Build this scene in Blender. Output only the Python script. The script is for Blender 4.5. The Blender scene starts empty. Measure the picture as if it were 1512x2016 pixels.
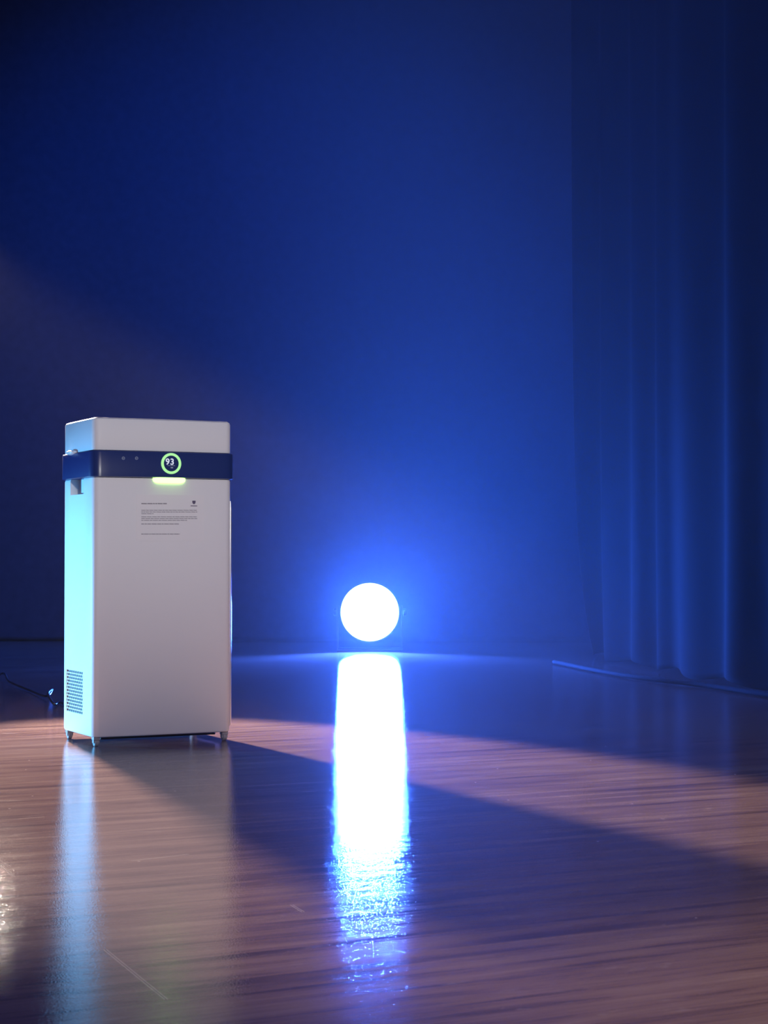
import bpy, bmesh, math, random
from mathutils import Vector, Matrix
random.seed(7)

sc = bpy.context.scene
COL = sc.collection
R = math.radians

# ------------------------------------------------------------------ camera
cam_d = bpy.data.cameras.new('camera')
cam = bpy.data.objects.new('camera', cam_d)
COL.objects.link(cam)
FPX, CAMH, HORY = 3660.0, 0.44, 1100.0
cam_d.sensor_fit = 'VERTICAL'
cam_d.sensor_height = 24.0
cam_d.lens = 24.0 * FPX / 2016.0
cam_d.clip_start = 0.05
cam.location = (0, 0, CAMH)
cam.rotation_euler = (R(90) + math.atan((HORY - 1008) / FPX), 0, 0)
cam_d.dof.use_dof = True
cam_d.dof.focus_distance = 4.4
cam_d.dof.aperture_fstop = 16.0
sc.camera = cam

# ------------------------------------------------------------------ view
sc.view_settings.view_transform = 'Standard'
sc.view_settings.look = 'None'
sc.view_settings.gamma = 1.0
sc.view_settings.use_curve_mapping = False
sc.view_settings.exposure = 0.0

# fewer bounces and longer haze steps keep the render short
sc.cycles.max_bounces = 5
sc.cycles.diffuse_bounces = 3
sc.cycles.glossy_bounces = 3
sc.cycles.volume_step_rate = 3.0

# ------------------------------------------------------------------ world: dark hall
world = bpy.data.worlds.new('hall_air')
sc.world = world
world.use_nodes = True
wn = world.node_tree
for n in list(wn.nodes):
    wn.nodes.remove(n)
wo = wn.nodes.new('ShaderNodeOutputWorld')
wb = wn.nodes.new('ShaderNodeBackground')
wb.inputs['Color'].default_value = (0.040, 0.050, 0.160, 1)
wb.inputs['Strength'].default_value = 1.0
wn.links.new(wb.outputs[0], wo.inputs['Surface'])

# ------------------------------------------------------------------ stage lamps and added fills
def aim(o, target):
    d = Vector(target) - Vector(o.location)
    o.rotation_euler = d.to_track_quat('-Z', 'Y').to_euler()

def spot(name, loc, target, power, color, angle, blend, radius):
    l = bpy.data.lights.new(name, 'SPOT')
    l.energy = power; l.color = color
    l.spot_size = R(angle); l.spot_blend = blend
    l.shadow_soft_size = radius
    o = bpy.data.objects.new(name, l)
    COL.objects.link(o)
    o.location = loc
    aim(o, target)
    return o

# warm profile spot hung behind left: the pool on the floor and the long shadow
spot('profile_spot_lamp', (-1.51, 6.76, 1.58), (-0.365, 4.07, 0.0), 2350, (1.0, 0.82, 0.69), 27.4, 0.22, 0.08)
# cyan wash standing on the floor left of the frame, lights the side of the purifier
spot('cyan_wash_lamp', (-2.60, 4.90, 0.22), (-0.80, 4.45, 0.09), 540, (0.12, 0.50, 1.0), 48, 1.0, 0.06)
# unseen fill added on the audience side, standing in for house light
spot('front_fill_lamp', (0.9, -1.0, 1.7), (-0.50, 4.4, 1.08), 440, (1.0, 0.99, 0.96), 23, 1.0, 0.15)
# added dim lavender fill from the audience side, lifting the floor shadow
spot('floor_fill_lamp', (1.0, -1.2, 3.2), (0.55, 3.3, 0.0), 330, (1.0, 0.86, 0.98), 40, 1.0, 0.2)
# unseen blue fill added above the stage to brighten the lower backdrop
spot('backdrop_fill_lamp', (-0.9, 6.4, 5.2), (-0.8, 9.9, 0.3), 1650, (0.014, 0.12, 1.0), 68, 1.0, 0.15)

# ------------------------------------------------------------------ helpers
def px2floor(x, y):
    d = CAMH * FPX / (y - HORY)
    return ((x - 756) / FPX * d, d)

def obj(name, bm_or_me, mat=None, parent=None, smooth=False, loc=None):
    if isinstance(bm_or_me, bmesh.types.BMesh):
        bmesh.ops.recalc_face_normals(bm_or_me, faces=bm_or_me.faces)
        me = bpy.data.meshes.new(name)
        bm_or_me.to_mesh(me); bm_or_me.free()
    else:
        me = bm_or_me
    if mat is not None and len(me.materials) == 0:
        me.materials.append(mat)
    if smooth:
        for p in me.polygons:
            p.use_smooth = True
    o = bpy.data.objects.new(name, me)
    COL.objects.link(o)
    if parent is not None:
        o.parent = parent
    if loc is not None:
        o.location = loc
    return o

def auto_smooth(o, ang=35):
    me = o.data
    for p in me.polygons:
        p.use_smooth = True
    bm = bmesh.new(); bm.from_mesh(me)
    for e in bm.edges:
        if len(e.link_faces) == 2 and e.calc_face_angle(0) > R(ang):
            e.smooth = False
    bm.to_mesh(me); bm.free()

def empty(name, loc, rz=0):
    o = bpy.data.objects.new(name, None)
    COL.objects.link(o)
    o.location = loc; o.rotation_euler = (0, 0, rz)
    o.empty_display_size = 0.1
    return o

def tag(o, label=None, cat=None, group=None, kind=None):
    if label: o['label'] = label
    if cat: o['category'] = cat
    if group: o['group'] = group
    if kind: o['kind'] = kind
    return o

def box(bm, x0, x1, y0, y1, z0, z1, bev=0.0):
    vs = [bm.verts.new((x, y, z)) for x in (x0, x1) for y in (y0, y1) for z in (z0, z1)]
    f = [(0, 1, 3, 2), (4, 6, 7, 5), (0, 4, 5, 1), (2, 3, 7, 6), (0, 2, 6, 4), (1, 5, 7, 3)]
    fs = [bm.faces.new([vs[i] for i in q]) for q in f]
    if bev > 0:
        es = list({e for q in fs for e in q.edges})
        bmesh.ops.bevel(bm, geom=es, offset=bev, segments=2, affect='EDGES', profile=0.5)

def lathe(bm, prof, n=32, mat=Matrix.Identity(4), cap=True):
    rings = []
    for r, h in prof:
        rings.append([bm.verts.new(mat @ Vector((r * math.cos(2 * math.pi * i / n), r * math.sin(2 * math.pi * i / n), h))) for i in range(n)])
    for a, b in zip(rings, rings[1:]):
        for i in range(n):
            j = (i + 1) % n
            bm.faces.new((a[i], a[j], b[j], b[i]))
    if cap:
        bm.faces.new(rings[0]); bm.faces.new(rings[-1])

def catmull(pts, sub=10):
    P = [Vector(p) for p in pts]
    P = [P[0] * 2 - P[1]] + P + [P[-1] * 2 - P[-2]]
    out = []
    for i in range(1, len(P) - 2):
        a, b, c, d = P[i - 1], P[i], P[i + 1], P[i + 2]
        for k in range(sub):
            t = k / sub
            out.append(0.5 * ((2 * b) + (c - a) * t + (2 * a - 5 * b + 4 * c - d) * t * t + (3 * b - a - 3 * c + d) * t ** 3))
    out.append(P[-2])
    return out

def tube(bm, pts, r, n=8):
    rings = []
    for i, p in enumerate(pts):
        t = (pts[min(i + 1, len(pts) - 1)] - pts[max(i - 1, 0)]).normalized()
        up = Vector((0, 0, 1)) if abs(t.z) < 0.95 else Vector((1, 0, 0))
        s = t.cross(up).normalized(); u = s.cross(t)
        rings.append([bm.verts.new(p + s * r * math.cos(2 * math.pi * k / n) + u * r * math.sin(2 * math.pi * k / n)) for k in range(n)])
    for a, b in zip(rings, rings[1:]):
        for k in range(n):
            j = (k + 1) % n
            bm.faces.new((a[k], a[j], b[j], b[k]))
    bm.faces.new(rings[0]); bm.faces.new(rings[-1])

# ------------------------------------------------------------------ materials
class NT:
    def __init__(self, name):
        self.m = bpy.data.materials.new(name)
        self.m.use_nodes = True
        self.t = self.m.node_tree
        self.b = self.t.nodes['Principled BSDF']
    def n(self, kind, **kw):
        x = self.t.nodes.new(kind)
        for k, v in kw.items():
            setattr(x, k, v)
        return x
    def l(self, a, b):
        self.t.links.new(a, b)
    def math(self, op, a, b=None, c=None):
        x = self.n('ShaderNodeMath', operation=op)
        for i, v in enumerate((a, b, c)):
            if v is None: continue
            if isinstance(v, (int, float)): x.inputs[i].default_value = v
            else: self.l(v, x.inputs[i])
        return x.outputs[0]

def plain(name, col, rough=0.5, spec=0.5, metal=0.0, noise=0.0, nscale=60, bump=0.0, coat=0.0):
    k = NT(name)
    b = k.b
    b.inputs['Base Color'].default_value = (*col, 1)
    b.inputs['Roughness'].default_value = rough
    b.inputs['Specular IOR Level'].default_value = spec
    b.inputs['Metallic'].default_value = metal
    b.inputs['Coat Weight'].default_value = coat
    if noise > 0 or bump > 0:
        tc = k.n('ShaderNodeTexCoord')
        nz = k.n('ShaderNodeTexNoise')
        nz.inputs['Scale'].default_value = nscale
        nz.inputs['Detail'].default_value = 4
        k.l(tc.outputs['Object'], nz.inputs['Vector'])
        mx = k.n('ShaderNodeMix', data_type='RGBA')
        mx.inputs[6].default_value = (*[c * (1 - noise) for c in col], 1)
        mx.inputs[7].default_value = (*[min(1, c * (1 + noise)) for c in col], 1)
        k.l(nz.outputs['Fac'], mx.inputs[0])
        k.l(mx.outputs[2], b.inputs['Base Color'])
        if bump > 0:
            bp = k.n('ShaderNodeBump')
            bp.inputs['Strength'].default_value = bump
            bp.inputs['Distance'].default_value = 0.001
            k.l(nz.outputs['Fac'], bp.inputs['Height'])
            k.l(bp.outputs[0], b.inputs['Normal'])
    return k.m

def emit(name, col, strength, base=(0.02, 0.02, 0.02)):
    k = NT(name)
    k.b.inputs['Base Color'].default_value = (*base, 1)
    k.b.inputs['Emission Color'].default_value = (*col, 1)
    k.b.inputs['Emission Strength'].default_value = strength
    return k.m

TH = math.atan2(0.448, 0.894)          # stage boards and purifier are turned by this angle

def floor_material():
    k = NT('varnished_stage_wood')
    tc = k.n('ShaderNodeTexCoord')
    mp = k.n('ShaderNodeMapping'); mp.vector_type = 'POINT'
    mp.inputs['Rotation'].default_value = (0, 0, -TH)
    k.l(tc.outputs['Object'], mp.inputs['Vector'])
    def stretched(sx, sy, scale, detail=5, rough=0.6, dist=0.0):
        m2 = k.n('ShaderNodeMapping')
        m2.inputs['Scale'].default_value = (sx, sy, 1)
        k.l(mp.outputs[0], m2.inputs['Vector'])
        nz = k.n('ShaderNodeTexNoise')
        nz.inputs['Scale'].default_value = scale
        nz.inputs['Detail'].default_value = detail
        nz.inputs['Roughness'].default_value = rough
        nz.inputs['Distortion'].default_value = dist
        k.l(m2.outputs[0], nz.inputs['Vector'])
        return nz.outputs['Fac']
    grain = stretched(1.3, 15, 1.6, 6, 0.62, 0.4)
    fine = stretched(3.0, 60, 2.2, 4, 0.6)
    broad = stretched(0.7, 2.0, 1.0, 3, 0.5)
    mixg = k.math('ADD', k.math('MULTIPLY', grain, 0.62), k.math('ADD', k.math('MULTIPLY', fine, 0.22), k.math('MULTIPLY', broad, 0.16)))
    cr = k.n('ShaderNodeValToRGB')
    e = cr.color_ramp.elements
    e[0].position = 0.36; e[0].color = (0.08, 0.046, 0.042, 1)
    e[1].position = 0.66; e[1].color = (0.31, 0.205, 0.165, 1)
    m = cr.color_ramp.elements.new(0.47); m.color = (0.19, 0.112, 0.096, 1)
    m = cr.color_ramp.elements.new(0.55); m.color = (0.24, 0.150, 0.122, 1)
    k.l(mixg, cr.inputs['Fac'])
    col = cr.outputs['Color']
    # dust specks
    vo = k.n('ShaderNodeTexVoronoi'); vo.inputs['Scale'].default_value = 13.0
    k.l(mp.outputs[0], vo.inputs['Vector'])
    sp = k.math('LESS_THAN', vo.outputs['Distance'], 0.030)
    gate = k.n('ShaderNodeSeparateColor'); k.l(vo.outputs['Color'], gate.inputs[0])
    sp = k.math('MULTIPLY', sp, k.math('GREATER_THAN', gate.outputs[0], 0.45))
    # scuffs
    sm = stretched(1.6, 4.5, 7.0, 6, 0.7, 0.8)
    scuff = k.n('ShaderNodeMapRange'); k.l(sm, scuff.inputs['Value'])
    scuff.inputs['From Min'].default_value = 0.60; scuff.inputs['From Max'].default_value = 0.78
    # scratches: segments on the floor
    segs = [(210, 1865, 268, 1912), (268, 1912, 330, 1962), (0, 1697, 30, 1722), (259, 1692, 372, 1679),
            (575, 1778, 598, 1792), (40, 1610, 90, 1606), (0, 1690, 22, 1703)]
    tot = None
    sepo = k.n('ShaderNodeSeparateXYZ')
    k.l(tc.outputs['Object'], sepo.inputs[0])
    for (xa, ya, xb, yb) in segs:
        a = Vector(px2floor(xa, ya)); c = Vector(px2floor(xb, yb))
        mid = (a + c) / 2; d = (c - a); L = d.length / 2; ang = math.atan2(d.y, d.x)
        dx = k.math('SUBTRACT', sepo.outputs[0], mid.x); dy = k.math('SUBTRACT', sepo.outputs[1], mid.y)
        u = k.math('ADD', k.math('MULTIPLY', dx, math.cos(ang)), k.math('MULTIPLY', dy, math.sin(ang)))
        v = k.math('ADD', k.math('MULTIPLY', dx, -math.sin(ang)), k.math('MULTIPLY', dy, math.cos(ang)))
        inu = k.math('LESS_THAN', k.math('ABSOLUTE', u), L)
        dv = k.math('ABSOLUTE', k.math('SUBTRACT', k.math('ABSOLUTE', v), 0.0016))
        inv = k.math('LESS_THAN', dv, 0.0006)
        s = k.math('MULTIPLY', inu, inv)
        tot = s if tot is None else k.math('MAXIMUM', tot, s)
    marks = k.math('MAXIMUM', k.math('MULTIPLY', sp, 0.75), k.math('MULTIPLY', tot, 0.55))
    marks = k.math('MAXIMUM', marks, k.math('MULTIPLY', scuff.outputs[0], 0.26))
    mx = k.n('ShaderNodeMix', data_type='RGBA')
    k.l(marks, mx.inputs[0]); k.l(col, mx.inputs[6]); mx.inputs[7].default_value = (0.62, 0.55, 0.48, 1)
    k.l(mx.outputs[2], k.b.inputs['Base Color'])
    rr = k.n('ShaderNodeMapRange'); k.l(sm, rr.inputs['Value'])
    rr.inputs['To Min'].default_value = 0.045; rr.inputs['To Max'].default_value = 0.09
    k.l(rr.outputs[0], k.b.inputs['Roughness'])
    k.b.inputs['Specular IOR Level'].default_value = 0.24
    # orange peel of the varnish
    m3 = k.n('ShaderNodeTexNoise'); m3.inputs['Scale'].default_value = 430; m3.inputs['Detail'].default_value = 2
    k.l(mp.outputs[0], m3.inputs['Vector'])
    bp = k.n('ShaderNodeBump'); bp.inputs['Strength'].default_value = 0.225; bp.inputs['Distance'].default_value = 0.0008
    k.l(m3.outputs['Fac'], bp.inputs['Height'])
    bp2 = k.n('ShaderNodeBump'); bp2.inputs['Strength'].default_value = 0.06; bp2.inputs['Distance'].default_value = 0.004
    k.l(sm, bp2.inputs['Height']); k.l(bp.outputs[0], bp2.inputs['Normal'])
    k.l(bp2.outputs[0], k.b.inputs['Normal'])
    return k.m

M = dict(
    floor=floor_material(),
    velvet=plain('black_velour', (0.0022, 0.0022, 0.0026), 0.95, 0.02, noise=0.35, nscale=30),
    backcloth=plain('blue_black_backcloth', (0.03, 0.04, 0.06), 0.95, 0.03, noise=0.2, nscale=20),
    white=plain('white_plastic', (0.79, 0.79, 0.80), 0.5, 0.3, noise=0.015, nscale=8),
    black=plain('veil_tinted_gloss_plastic', (0.012, 0.028, 0.14), 0.3, 0.5, noise=0.05, nscale=12),  # blue lens veil over the dark band tinted into its colour
    dark=plain('dark_matt_plastic', (0.02, 0.02, 0.024), 0.55, 0.4, noise=0.1, nscale=40),
    rubber=plain('grey_caster_plastic', (0.35, 0.35, 0.36), 0.4, 0.5, noise=0.05, nscale=40),
    cable=plain('matt_black_cable', (0.004, 0.004, 0.0045), 0.9, 0.03, noise=0.1, nscale=40),
    cord=plain('black_cord', (0.02, 0.02, 0.022), 0.3, 0.5, noise=0.1, nscale=40),
    paper=plain('notice_paper', (0.80, 0.80, 0.81), 0.55, 0.35, noise=0.01, nscale=20),
    ink=plain('notice_ink', (0.30, 0.29, 0.32), 0.6, 0.3, noise=0.2, nscale=400),
    logo=plain('logo_ink', (0.12, 0.10, 0.16), 0.6, 0.3, noise=0.1, nscale=200),
    green=emit('green_indicator', (0.43, 0.92, 0.36), 1.0),
    bar=emit('green_status_bar', (0.42, 1.0, 0.16), 5.0),
    digit=emit('display_digits', (0.75, 0.80, 0.95), 0.85),
    faint=emit('display_small_print', (0.5, 0.55, 0.75), 0.4),
    glint=plain('white_gloss_highlight', (0.85, 0.85, 0.84), 0.2, 0.6, noise=0.01, nscale=30),
    rim_silver=plain('rim_light_silver', (0.86, 0.86, 0.90), 0.28, 0.5, metal=0.7, noise=0.01, nscale=30),
    chrome=plain('polished_metal', (0.75, 0.75, 0.77), 0.12, 0.5, metal=1.0, noise=0.03, nscale=30),
    can=plain('black_lamp_housing', (0.02, 0.02, 0.022), 0.45, 0.5, noise=0.15, nscale=50),
    led_b=emit('blue_led', (0.25, 0.42, 1.0), 9.0),
    led_g=emit('green_led', (0.35, 1.0, 0.85), 9.0),
    led_r=emit('red_led', (0.85, 0.55, 0.95), 6.0),
)

# ------------------------------------------------------------------ setting
bm = bmesh.new()
box(bm, -7, 7, -1.5, 12.5, -0.08, 0.0)
tag(obj('floor', bm, M['floor']), 'dark red-brown varnished wooden stage floor with scratches', 'floor', kind='structure')

def curtain(name, path, height, amp, pitch, seed, mat='velvet', step=0.02, corner=None, z0=0.008, nz=26, wavy=1.0):
    rnd = random.Random(seed)
    pts = catmull([(p[0], p[1], 0) for p in path], 24)
    # resample by arc length
    L = [0]
    for a, b in zip(pts, pts[1:]): L.append(L[-1] + (b - a).length)
    n = int(L[-1] / step)
    samples = []
    j = 0
    for i in range(n + 1):
        s = L[-1] * i / n
        while j < len(L) - 2 and L[j + 1] < s: j += 1
        t = (s - L[j]) / max(1e-9, L[j + 1] - L[j])
        p = pts[j].lerp(pts[j + 1], t)
        d = (pts[j + 1] - pts[j]).normalized()
        samples.append((s, p, Vector((-d.y, d.x, 0))))
    # irregular folds
    folds = []
    s = 0
    while s < L[-1] + pitch:
        folds.append((s, rnd.uniform(0.35, 1.0) * (1 if len(folds) % 2 else -0.8)))
        s += pitch * rnd.uniform(0.45, 1.5) * 0.5
    def disp(s):
        for (a, va), (b, vb) in zip(folds, folds[1:]):
            if a <= s <= b:
                t = (s - a) / (b - a); t = t * t * (3 - 2 * t)
                return va + (vb - va) * t
        return 0
    ph = [rnd.uniform(0, 6.28) for _ in range(4)]
    zs = [z0 + (height - z0) * (i / nz) ** 1.7 for i in range(nz + 1)]
    bm = bmesh.new()
    grid = []
    for z in zs:
        row = []
        lowf = math.exp(-z / 0.5)
        for s, p, nrm in samples:
            d = disp(s) * amp * (1 + 0.35 * lowf) + amp * 0.25 * math.sin(s * 9 + ph[0] + 0.5 * z) + amp * 0.5 * lowf * math.sin(s * 5 + ph[1])
            q = p + nrm * d
            if corner:
                w = max(0, 1 - (L[-1] - s) / 0.5)
                q = q + Vector(corner) * (w * math.exp(-z / 0.35))
            hem = 0.012 * (1 + math.sin(s * 11 + ph[2])) * lowf * wavy
            row.append(bm.verts.new((q.x, q.y, z + hem)))
        grid.append(row)
    for a, b in zip(grid, grid[1:]):
        for i in range(len(a) - 1):
            bm.faces.new((a[i], a[i + 1], b[i + 1], b[i]))
    bmesh.ops.recalc_face_normals(bm, faces=bm.faces)
    bmesh.ops.solidify(bm, geom=list(bm.faces), thickness=0.004)
    o = obj(name, bm, M[mat], smooth=True)
    return o

tag(curtain('back_curtain', [(-6.5, 9.9), (-2, 9.95), (2, 9.93), (6.5, 9.9)], 7.0, 0.010, 0.40, 3, 'backcloth', step=0.045, wavy=0.0, z0=0.0),
    'dark full-height backdrop curtain across the rear of the stage', 'curtain')
tag(curtain('side_curtain', [(2.35, 3.0), (1.80, 4.4), (1.36, 5.6), (1.14, 6.6), (1.03, 7.4), (0.86, 8.3)], 6.0, 0.020, 0.42, 11, step=0.018, corner=(0.09, 0.02, 0)),
    'dark pleated side masking curtain hanging at the right', 'curtain')

# ------------------------------------------------------------------ purifier
W, D = 0.350, 0.240
RZ = TH
ux = Vector((math.cos(RZ), math.sin(RZ), 0)); uy = Vector((-math.sin(RZ), math.cos(RZ), 0))
corner = Vector((-0.681, 4.351, 0))
pc = corner + ux * W / 2 + uy * D / 2
pur = empty('air_purifier', pc, RZ)
tag(pur, 'white tower air purifier with dark control band standing on the stage floor', 'air purifier')
BULGE = 0.007
RAD = 0.018

def yfront(x, inset=0.0):
    return -D / 2 + inset - BULGE * (1 - (2 * x / W) ** 2)

def outline(inset=0.0, rad=RAD, seg=8, nf=14):
    hw, hd = W / 2 - inset, D / 2 - inset
    r = max(0.002, rad - inset)
    pts = []
    def arc(cx, cy, a0):
        for i in range(seg + 1):
            a = R(a0 + 90 * i / seg)
            pts.append((cx + r * math.cos(a), cy + r * math.sin(a)))
    arc(-hw + r, -hd + r, 180)
    for i in range(1, nf):
        pts.append((-hw + r + (2 * hw - 2 * r) * i / nf, -hd))
    arc(hw - r, -hd + r, 270)
    arc(hw - r, hd - r, 0)
    arc(-hw + r, hd - r, 90)
    out = []
    for x, y in pts:
        if y < 0:
            y -= BULGE * (1 - min(1, (2 * x / W) ** 2)) * (-y / (D / 2)) ** 2
        out.append((x, y))
    return out

def loft(bm, levels, rad=RAD):
    rings = []
    for z, ins in levels:
        rings.append([bm.verts.new((x, y, z)) for x, y in outline(ins, rad)])
    n = len(rings[0])
    for a, b in zip(rings, rings[1:]):
        for i in range(n):
            j = (i + 1) % n
            bm.faces.new((a[i], a[j], b[j], b[i]))
    bm.faces.new(rings[0][::-1]); bm.faces.new(rings[-1])

ZB, ZB0, ZB1, ZT = 0.0215, 0.6326, 0.6950, 0.7725

def cut(o, boxes):
    """real recesses cut out of a mesh"""
    bmc = bmesh.new()
    for b in boxes:
        box(bmc, *b)
    c = obj('cutter', bmc)
    c.parent = o.parent
    md = o.modifiers.new('cut', 'BOOLEAN'); md.operation = 'DIFFERENCE'; md.object = c; md.solver = 'EXACT'
    dg = bpy.context.evaluated_depsgraph_get(); dg.update()
    me = bpy.data.meshes.new_from_object(o.evaluated_get(dg))
    o.modifiers.clear()
    old = o.data; o.data = me
    bpy.data.meshes.remove(old)
    bpy.data.objects.remove(c)

bm = bmesh.new()
loft(bm, [(ZB, 0.006), (ZB + 0.002, 0.002), (ZB + 0.007, 0.0), (ZB0 - 0.006, 0.0), (ZB0 - 0.002, 0.0012), (ZB0, 0.004)])
body = obj('body', bm, M['white'], pur)
GY0, GY1, GZ0, GZ1 = -0.045, 0.085, 0.070, 0.172
cut(body, [(-W / 2 - 0.01, -W / 2 + 0.007, GY0, GY1, GZ0, GZ1),
           (-W / 2 - 0.01, -W / 2 + 0.022, -0.045, 0.060, 0.594, ZB0 + 0.02)])
auto_smooth(body, 30)

# lattice grille in the side recess
bm = bmesh.new()
box(bm, -W / 2 + 0.0055, -W / 2 + 0.0068, GY0, GY1, GZ0, GZ1)
gb = obj('grille_backing', bm, M['dark'], pur)
bm = bmesh.new()
rows, cols = 13, 8
for i in range(rows + 1):
    z = GZ0 + (GZ1 - GZ0) * i / rows
    zz0, zz1 = max(GZ0, z - 0.0012), min(GZ1, z + 0.0012)
    box(bm, -W / 2 + 0.0010, -W / 2 + 0.0020, GY0, GY1, zz0, zz1)
for i in range(rows):
    z0 = GZ0 + (GZ1 - GZ0) * i / rows; z1 = GZ0 + (GZ1 - GZ0) * (i + 1) / rows
    for c in range(cols + 1):
        y = GY0 + (GY1 - GY0) * (c + (0.5 if i % 2 else 0.0)) / cols
        a, b = max(GY0, y - 0.0010), min(GY1, y + 0.0010)
        if b - a > 0.0005:
            box(bm, -W / 2 + 0.0011, -W / 2 + 0.0019, a, b, z0, z1)
gr = obj('side_grille', bm, M['white'], pur)
gr['label'] = 'fine lattice air grille low on the side'

# rear door, slightly proud
bm = bmesh.new()
box(bm, -W / 2 + 0.012, W / 2 - 0.012, D / 2 - 0.002, D / 2 + 0.009, ZB + 0.012, 0.548, 0.004)
obj('rear_panel', bm, M['white'], pur)

# black band
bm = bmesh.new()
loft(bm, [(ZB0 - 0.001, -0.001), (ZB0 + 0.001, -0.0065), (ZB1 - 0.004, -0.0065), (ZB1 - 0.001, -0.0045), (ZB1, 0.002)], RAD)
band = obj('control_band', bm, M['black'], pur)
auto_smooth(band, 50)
band['label'] = 'glossy dark band with round display, blue veil tinted into its colour'

# cap
bm = bmesh.new()
loft(bm, [(ZB1, 0.003), (ZB1 + 0.001, 0.0005), (ZB1 + 0.004, 0.0), (ZT - 0.008, 0.0), (ZT - 0.003, 0.002), (ZT, 0.008)])
cap = obj('top_cap', bm, M['white'], pur)
auto_smooth(cap, 40)
bm = bmesh.new()
for i in range(9):
    x = -0.12 + 0.03 * i
    box(bm, x - 0.010, x + 0.010, -0.06, 0.07, ZT - 0.0004, ZT + 0.0006)
obj('outlet_slots', bm, M['dark'], cap)

# helper: where a pixel of the photograph falls on the front face
def front_uz(px, py, off=0.0):
    a = (px - 756) / FPX
    # (pc + ux*u + uy*y).x / .y = a  with y about the front plane
    u = 0.0
    for _ in range(6):
        y = yfront(u) - off
        cx, cy = pc.x + uy.x * y, pc.y + uy.y * y
        u = (a * cy - cx) / (ux.x - a * ux.y)
    d = pc.y + ux.y * u + uy.y * y
    return u, CAMH - (py - HORY) / FPX * d

# display ring, digits and bar
ringu, ringz = front_uz(336, 912.5, 0.006)
bandoff = 0.0065
def on_band(x):
    yb = -(D / 2 + bandoff)
    return yb - BULGE * (1 - (2 * x / W) ** 2) * (yb / (D / 2)) ** 2
def ring_bm(r0, r1, y0, y1, n=48):
    bm = bmesh.new()
    vs = []
    for i in range(n):
        a = 2 * math.pi * i / n
        c, s = math.cos(a), math.sin(a)
        vs.append([bm.verts.new((r * c, y, r * s)) for r, y in ((r0, y0), (r0, y1), (r1, y1), (r1, y0))])
    for i in range(n):
        a, b = vs[i], vs[(i + 1) % n]
        for k in range(4):
            j = (k + 1) % 4
            bm.faces.new((a[k], a[j], b[j], b[k]))
    return bm
slope = math.atan2(8 * BULGE * ringu / (W * W), 1.0)
disp = empty('display', (ringu, on_band(ringu) - 0.0004, ringz), slope)
disp.parent = pur
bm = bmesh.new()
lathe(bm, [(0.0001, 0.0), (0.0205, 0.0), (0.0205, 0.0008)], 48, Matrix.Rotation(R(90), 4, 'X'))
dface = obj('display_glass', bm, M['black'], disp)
dring = obj('light_ring', ring_bm(0.0189, 0.0250, -0.0016, 0.0006), M['green'], disp, smooth=False)
dring['label'] = 'glowing green ring around the display'

def text_mesh(txt, size, thick=0.0002, bold=0.0):
    cu = bpy.data.curves.new('reading', 'FONT')
    cu.body = txt; cu.size = size; cu.extrude = thick; cu.offset = bold
    cu.align_x = 'CENTER'; cu.align_y = 'CENTER'
    o = bpy.data.objects.new('reading', cu); COL.objects.link(o)
    dg = bpy.context.evaluated_depsgraph_get(); dg.update()
    me = bpy.data.meshes.new_from_object(o.evaluated_get(dg))
    bpy.data.objects.remove(o)
    return me
for txt, dx in (('9', -0.0093), ('3', 0.0022)):
    o = obj('digit', text_mesh(txt, 0.0205, 0.0002, 0.00045), M['digit'], disp)
    o.rotation_euler = (R(90), 0, 0); o.location = (dx, -0.0014, 0.0035)
bm = bmesh.new()
xx = -0.009
rnd = random.Random(4)
while xx < 0.008:
    w = rnd.uniform(0.0008, 0.0024)
    box(bm, xx, xx + w, -0.0012, -0.0009, -0.0058, -0.0046); xx += w + 0.0006
box(bm, -0.0015, 0.0045, -0.0012, -0.0009, -0.0112, -0.0088)
obj('small_print', bm, M['faint'], disp)

# faint touch icons on the band
for px_ in (242, 268):
    u, z = front_uz(px_, 902, 0.006)
    bm = bmesh.new()
    lathe(bm, [(0.0030, 0), (0.0036, 0), (0.0036, 0.0004), (0.0030, 0.0004), (0.0030, 0)], 20, Matrix.Rotation(R(90), 4, 'X'), cap=False)
    box(bm, -0.0016, 0.0016, -0.0004, 0, -0.0005, 0.0005)
    o = obj('touch_icon', bm, M['faint'], pur, loc=(u, on_band(u) - 0.0002, z))

# green status bar glowing under the band
u0, zb = front_uz(302, 945.0, 0.004); u1, _ = front_uz(365, 945.0, 0.004)
bm = bmesh.new()
n = 14
prev = None
hh = 0.0066
for i in range(n + 1):
    t = i / n
    u = u0 + (u1 - u0) * t
    e = math.sqrt(max(0.0, 1 - (2 * t - 1) ** 6)) * 0.75 + 0.25
    yb = yfront(u)
    ring = [bm.verts.new((u, yb - 0.0062 * e, zb + hh)), bm.verts.new((u, yb + 0.001, zb + hh)),
            bm.verts.new((u, yb + 0.001, zb - hh * e)), bm.verts.new((u, yb - 0.0032 * e, zb - hh * e)), bm.verts.new((u, yb - 0.0062 * e, zb - 0.0005 * e))]
    if prev:
        for k in range(5):
            j = (k + 1) % 5
            bm.faces.new((prev[k], prev[j], ring[j], ring[k]))
    else:
        bm.faces.new(ring)
    prev = ring
bm.faces.new(prev)
sb = obj('status_light_bar', bm, M['bar'], pur)
sb['label'] = 'bright green glowing light bar under the band'

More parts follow.
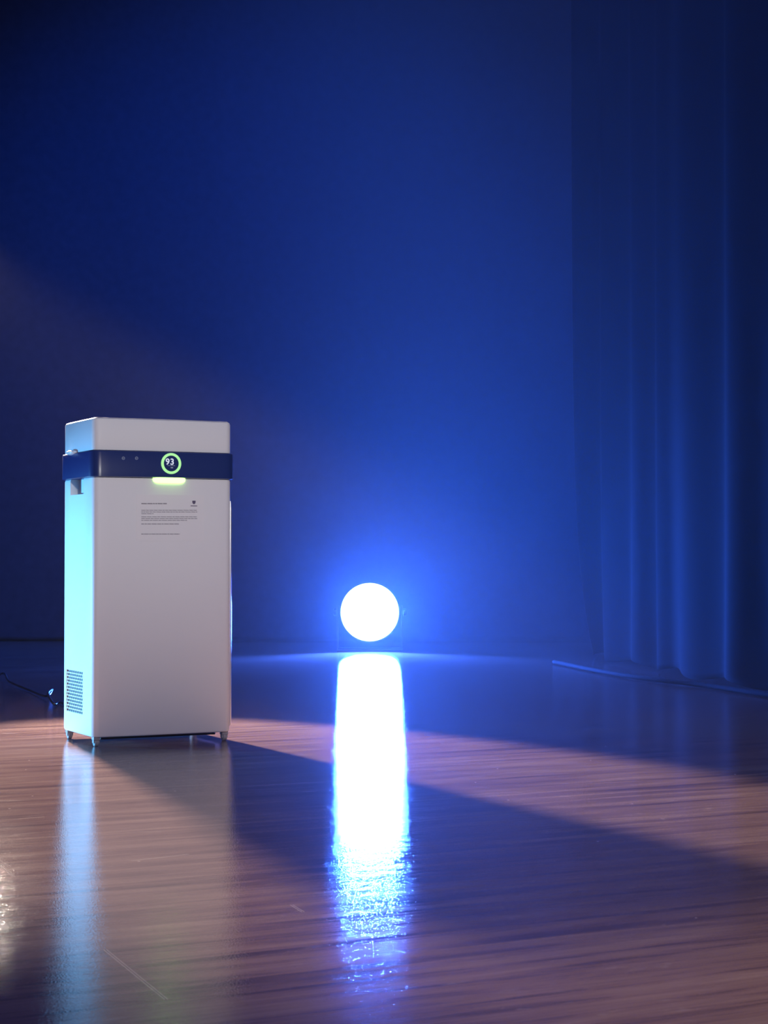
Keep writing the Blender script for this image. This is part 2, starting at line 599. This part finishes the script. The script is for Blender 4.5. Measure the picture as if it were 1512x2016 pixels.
# paper notice on the front
def front_patch(bm, pxa, pya, pxb, pyb, off, n=6, thick=0.0002):
    ua, za = front_uz(pxa, pya); ub, zb_ = front_uz(pxb, pyb)
    prev = None
    for i in range(n + 1):
        u = ua + (ub - ua) * i / n
        y = yfront(u)
        r = [bm.verts.new((u, y - off - thick, za)), bm.verts.new((u, y - off, za)),
             bm.verts.new((u, y - off, zb_)), bm.verts.new((u, y - off - thick, zb_))]
        if prev:
            for k in range(4):
                j = (k + 1) % 4
                bm.faces.new((prev[k], prev[j], r[j], r[k]))
        else:
            bm.faces.new(r)
        prev = r
    bm.faces.new(prev)
bm = bmesh.new()
front_patch(bm, 268, 973, 402, 1066, 0.0001, 14)
notice = obj('notice_sheet', bm, M['paper'], pur)
notice['label'] = 'white paper notice stuck on the front'
bm = bmesh.new()
rnd = random.Random(2)
for xa, xb, y, h in ((278, 328, 991.5, 2.2), (278, 388, 1004.5, 1.3), (278, 388, 1008.0, 1.3), (278, 302, 1011.5, 1.3),
                     (278, 388, 1017.5, 1.3), (278, 388, 1021.0, 1.3), (278, 368, 1024.5, 1.3),
                     (278, 352, 1031.5, 1.5), (278, 354, 1051.5, 1.5)):
    x = xa
    while x < xb:
        w = min(rnd.uniform(3, 11), xb - x)
        front_patch(bm, x, y - h / 2, x + w, y + h / 2, 0.0004, 2, 0.0001)
        x += w + 0.9
o = obj('printed_text', bm, M['ink'], notice); o['kind'] = 'stuff'
bm = bmesh.new()
lu, lz = front_uz(381.5, 989.0)
ly = yfront(lu) - 0.0005
sh = [(-0.0042, 0.0042), (-0.0021, 0.0036), (0, 0.0044), (0.0021, 0.0036), (0.0042, 0.0042), (0.0040, -0.0010), (0.0024, -0.0034), (0, -0.0046), (-0.0024, -0.0034), (-0.0040, -0.0010)]
a = [bm.verts.new((lu + x, ly - 0.0002, lz + z)) for x, z in sh]; b = [bm.verts.new((lu + x, ly, lz + z)) for x, z in sh]
bm.faces.new(a); bm.faces.new(b[::-1])
for i in range(len(a)):
    j = (i + 1) % len(a); bm.faces.new((a[i], a[j], b[j], b[i]))
front_patch(bm, 375, 995.2, 388, 996.8, 0.0004, 2, 0.0001)
obj('printed_logo', bm, M['logo'], notice)

# knob on the right side; added white blob as the left ledge highlight
bm = bmesh.new()
bmesh.ops.create_uvsphere(bm, u_segments=16, v_segments=10, radius=0.0034, matrix=Matrix.Translation((W / 2 + 0.0085, -0.06, ZB0 - 0.004)))
lathe(bm, [(0.0016, 0), (0.0016, 0.010)], 12, Matrix.Translation((W / 2 - 0.001, -0.06, ZB0 - 0.004)) @ Matrix.Rotation(R(90), 4, 'Y'))
obj('side_knob', bm, M['chrome'], pur, smooth=True)
bm = bmesh.new()
bmesh.ops.create_uvsphere(bm, u_segments=20, v_segments=12, radius=1.0,
    matrix=Matrix.Translation((-W / 2 - 0.005, 0.035, ZB1 + 0.0008)) @ Matrix.Diagonal((0.011, 0.030, 0.0062, 1)))
o = obj('ledge_highlight', bm, M['glint'], pur, smooth=True)

# slim glossy strip added at the front right corner to catch rim light
ca = R(-21)
ex, ey = W / 2 - RAD + (RAD + 0.0008) * math.cos(ca), -D / 2 + RAD + (RAD + 0.0008) * math.sin(ca)
bm = bmesh.new()
tube(bm, [Vector((ex, ey, z)) for z in (0.036, 0.042, 0.2, 0.4, 0.56, 0.58)], 0.0034, 14)
for v in bm.verts:
    if v.co.z > 0.57 or v.co.z < 0.038:
        v.co.x = ex + (v.co.x - ex) * 0.4; v.co.y = ey + (v.co.y - ey) * 0.4
es = obj('rim_light_strip', bm, M['rim_silver'], pur)
auto_smooth(es, 50)

# recessed base and casters
bm = bmesh.new()
box(bm, -W / 2 + 0.03, W / 2 - 0.03, -D / 2 + 0.03, D / 2 - 0.03, 0.014, ZB + 0.001, 0.002)
obj('base_plate', bm, M['dark'], pur)
def caster(x, y):
    bm = bmesh.new()
    box(bm, -0.008, 0.008, -0.009, 0.009, 0.0150, ZB + 0.002, 0.001)
    for s in (-1, 1):
        box(bm, s * 0.0062 - 0.001, s * 0.0062 + 0.001, -0.006, 0.006, 0.008, 0.0158)
    c = obj('caster', bm, M['rubber'], pur, loc=(x, y, 0))
    bm = bmesh.new()
    lathe(bm, [(0.004, -0.005), (0.0085, -0.005), (0.0095, -0.004), (0.0095, 0.004), (0.0085, 0.005), (0.004, 0.005)], 20,
          Matrix.Translation((0, 0, 0.0096)) @ Matrix.Rotation(R(90), 4, 'Y'))
    w = obj('wheel', bm, M['rubber'], c, smooth=False)
for sx in (-1, 1):
    for sy in (-1, 1):
        caster(sx * (W / 2 - 0.014), sy * (D / 2 - 0.016))

# ------------------------------------------------------------------ cords
bm = bmesh.new()
p0 = pc + uy * (D / 2 + 0.012) - ux * 0.08
pts = [(p0.x, p0.y, 0.045), (p0.x - 0.03, p0.y + 0.10, 0.03)]
for (x, y, z) in ((125, 1388, 0.006), (108, 1392, 0.010), (96, 1384, 0.030), (104, 1372, 0.024), (92, 1376, 0.010), (60, 1362, 0.006), (20, 1348, 0.012), (6, 1336, 0.020), (-40, 1350, 0.006), (-260, 1360, 0.006)):
    fx, fy = px2floor(x, y + 0)
    pts.append((fx, fy, z))
tube(bm, catmull(pts, 8), 0.0036, 8)
tag(obj('power_cord', bm, M['cord'], smooth=True), 'thin black power cord trailing on the floor behind the purifier', 'cord')

bm = bmesh.new()
pts = [(*px2floor(x, y), 0.011) for x, y in ((1090, 1308), (1120, 1314), (1163, 1323), (1230, 1335), (1294, 1344), (1386, 1355), (1512, 1374), (1700, 1400))]
tube(bm, catmull(pts, 8), 0.008, 8)
tag(obj('stage_cable', bm, M['cable'], smooth=True), 'black cable lying on the floor along the side curtain hem', 'cable')

# ------------------------------------------------------------------ floor wash light facing the camera
fx, fd = (728 - 756) / FPX * 8.9, 8.9
lz = CAMH - (1205 - HORY) / FPX * 8.9
FR = 0.142
lamp = empty('led_wash_light', (fx, fd, 0), 0)
tag(lamp, 'round LED stage wash light glaring white on the floor at the rear', 'stage light')
rotX = Matrix.Rotation(R(90), 4, 'X')     # lathe axis: local +z -> world -y (towards the camera)
bm = bmesh.new()
lathe(bm, [(0.05, -0.20), (0.085, -0.19), (0.11, -0.14), (FR - 0.004, -0.06), (FR + 0.004, -0.05), (FR + 0.004, 0.012), (FR - 0.002, 0.012), (FR - 0.002, 0.0), (0.001, 0.0)], 48,
      Matrix.Translation((0, 0, lz)) @ rotX)
hs = obj('lamp_housing', bm, M['can'], lamp); auto_smooth(hs, 30)
bm = bmesh.new()
lathe(bm, [(0.001, 0.001), (FR - 0.003, 0.001), (FR - 0.003, 0.004), (0.001, 0.006)], 48, Matrix.Translation((0, 0, lz)) @ rotX)
obj('front_diffuser', bm, M['led_b'], lamp)
pitch = 0.0385
rl = pitch / math.sqrt(3) * 0.985
bm = bmesh.new()
lathe(bm, [(rl, 0.0), (rl * 0.98, 0.006), (rl * 0.6, 0.0085), (rl * 0.12, 0.009)], 6, rotX @ Matrix.Rotation(R(30), 4, 'Z'))
bmesh.ops.recalc_face_normals(bm, faces=bm.faces)
base = bpy.data.meshes.new('led_lens'); bm.to_mesh(base); bm.free()
lens_me = {}
for kx in ('led_b', 'led_g', 'led_r'):
    m2 = base.copy(); m2.materials.append(M[kx]); lens_me[kx] = m2
for i in range(-5, 6):
    for j in range(-5, 6):
        x = pitch * (i + 0.5 * j); z = pitch * j * math.sqrt(3) / 2
        if math.hypot(x, z) < FR - 0.016:
            kx = ('led_b', 'led_g', 'led_r')[(i - j) % 3]
            obj('led_lens', lens_me[kx], None, lamp, loc=(x, -0.0045, lz + z))
# floor bracket
bm = bmesh.new()
for s in (-1, 1):
    box(bm, s * (FR + 0.012) - 0.003, s * (FR + 0.012) + 0.003, -0.01, 0.03, 0.012, lz + 0.03, 0.001)
box(bm, -FR - 0.015, FR + 0.015, -0.02, 0.10, 0.0, 0.012, 0.002)
obj('floor_bracket', bm, M['can'], lamp)
for s in (-1, 1):
    bm = bmesh.new()
    lathe(bm, [(0.004, 0), (0.018, 0.002), (0.018, 0.014), (0.012, 0.018)], 16,
          Matrix.Translation((s * (FR + 0.015), 0.01, lz)) @ Matrix.Rotation(R(90 * s), 4, 'Y'))
    obj('tilt_knob', bm, M['can'], lamp)
# the light it gives
ld = bpy.data.lights.new('wash_beam', 'AREA')
ld.shape = 'DISK'; ld.size = 2 * FR - 0.02
ld.energy = 620; ld.color = (0.030, 0.13, 1.0); ld.spread = R(110)
lo = bpy.data.objects.new('wash_beam', ld); COL.objects.link(lo)
lo.location = (fx, fd - 0.016, lz)
aim(lo, (fx, 0, lz + 1.2))

# ------------------------------------------------------------------ stage haze: thin everywhere, thicker around the wash light
k = NT('stage_haze_vapour')
k.t.nodes.remove(k.b)
outn = [n for n in k.t.nodes if n.type == 'OUTPUT_MATERIAL'][0]
tc = k.n('ShaderNodeTexCoord')
mp = k.n('ShaderNodeMapping'); mp.vector_type = 'TEXTURE'
mp.inputs['Location'].default_value = (1.0, 8.0, 0.9)
mp.inputs['Scale'].default_value = (1.8, 2.4, 2.5)
k.l(tc.outputs['Object'], mp.inputs['Vector'])
ln = k.n('ShaderNodeVectorMath', operation='LENGTH')
k.l(mp.outputs[0], ln.inputs[0])
q = k.math('MULTIPLY', k.math('MULTIPLY', ln.outputs['Value'], ln.outputs['Value']), -0.5)
g = k.math('EXPONENT', q)
sx = k.n('ShaderNodeSeparateXYZ'); k.l(tc.outputs['Object'], sx.inputs[0])
ss = k.n('ShaderNodeMapRange'); ss.interpolation_type = 'SMOOTHSTEP'
ss.inputs['From Min'].default_value = -1.15; ss.inputs['From Max'].default_value = 0.35
k.l(sx.outputs[0], ss.inputs['Value'])
g = k.math('MULTIPLY', g, ss.outputs[0])
dens = k.math('ADD', k.math('MULTIPLY', g, 0.030), 0.0003)
vs = k.n('ShaderNodeVolumeScatter')
vs.inputs['Color'].default_value = (1, 1, 1, 1)
k.l(dens, vs.inputs['Density'])
k.l(vs.outputs[0], outn.inputs['Volume'])
bm = bmesh.new()
box(bm, -6.8, 6.8, -1.4, 12.3, -0.04, 8.0)
hz = obj('stage_haze', bm, k.m)
tag(hz, 'thin theatrical haze hanging in the air over the stage', 'haze', kind='stuff')
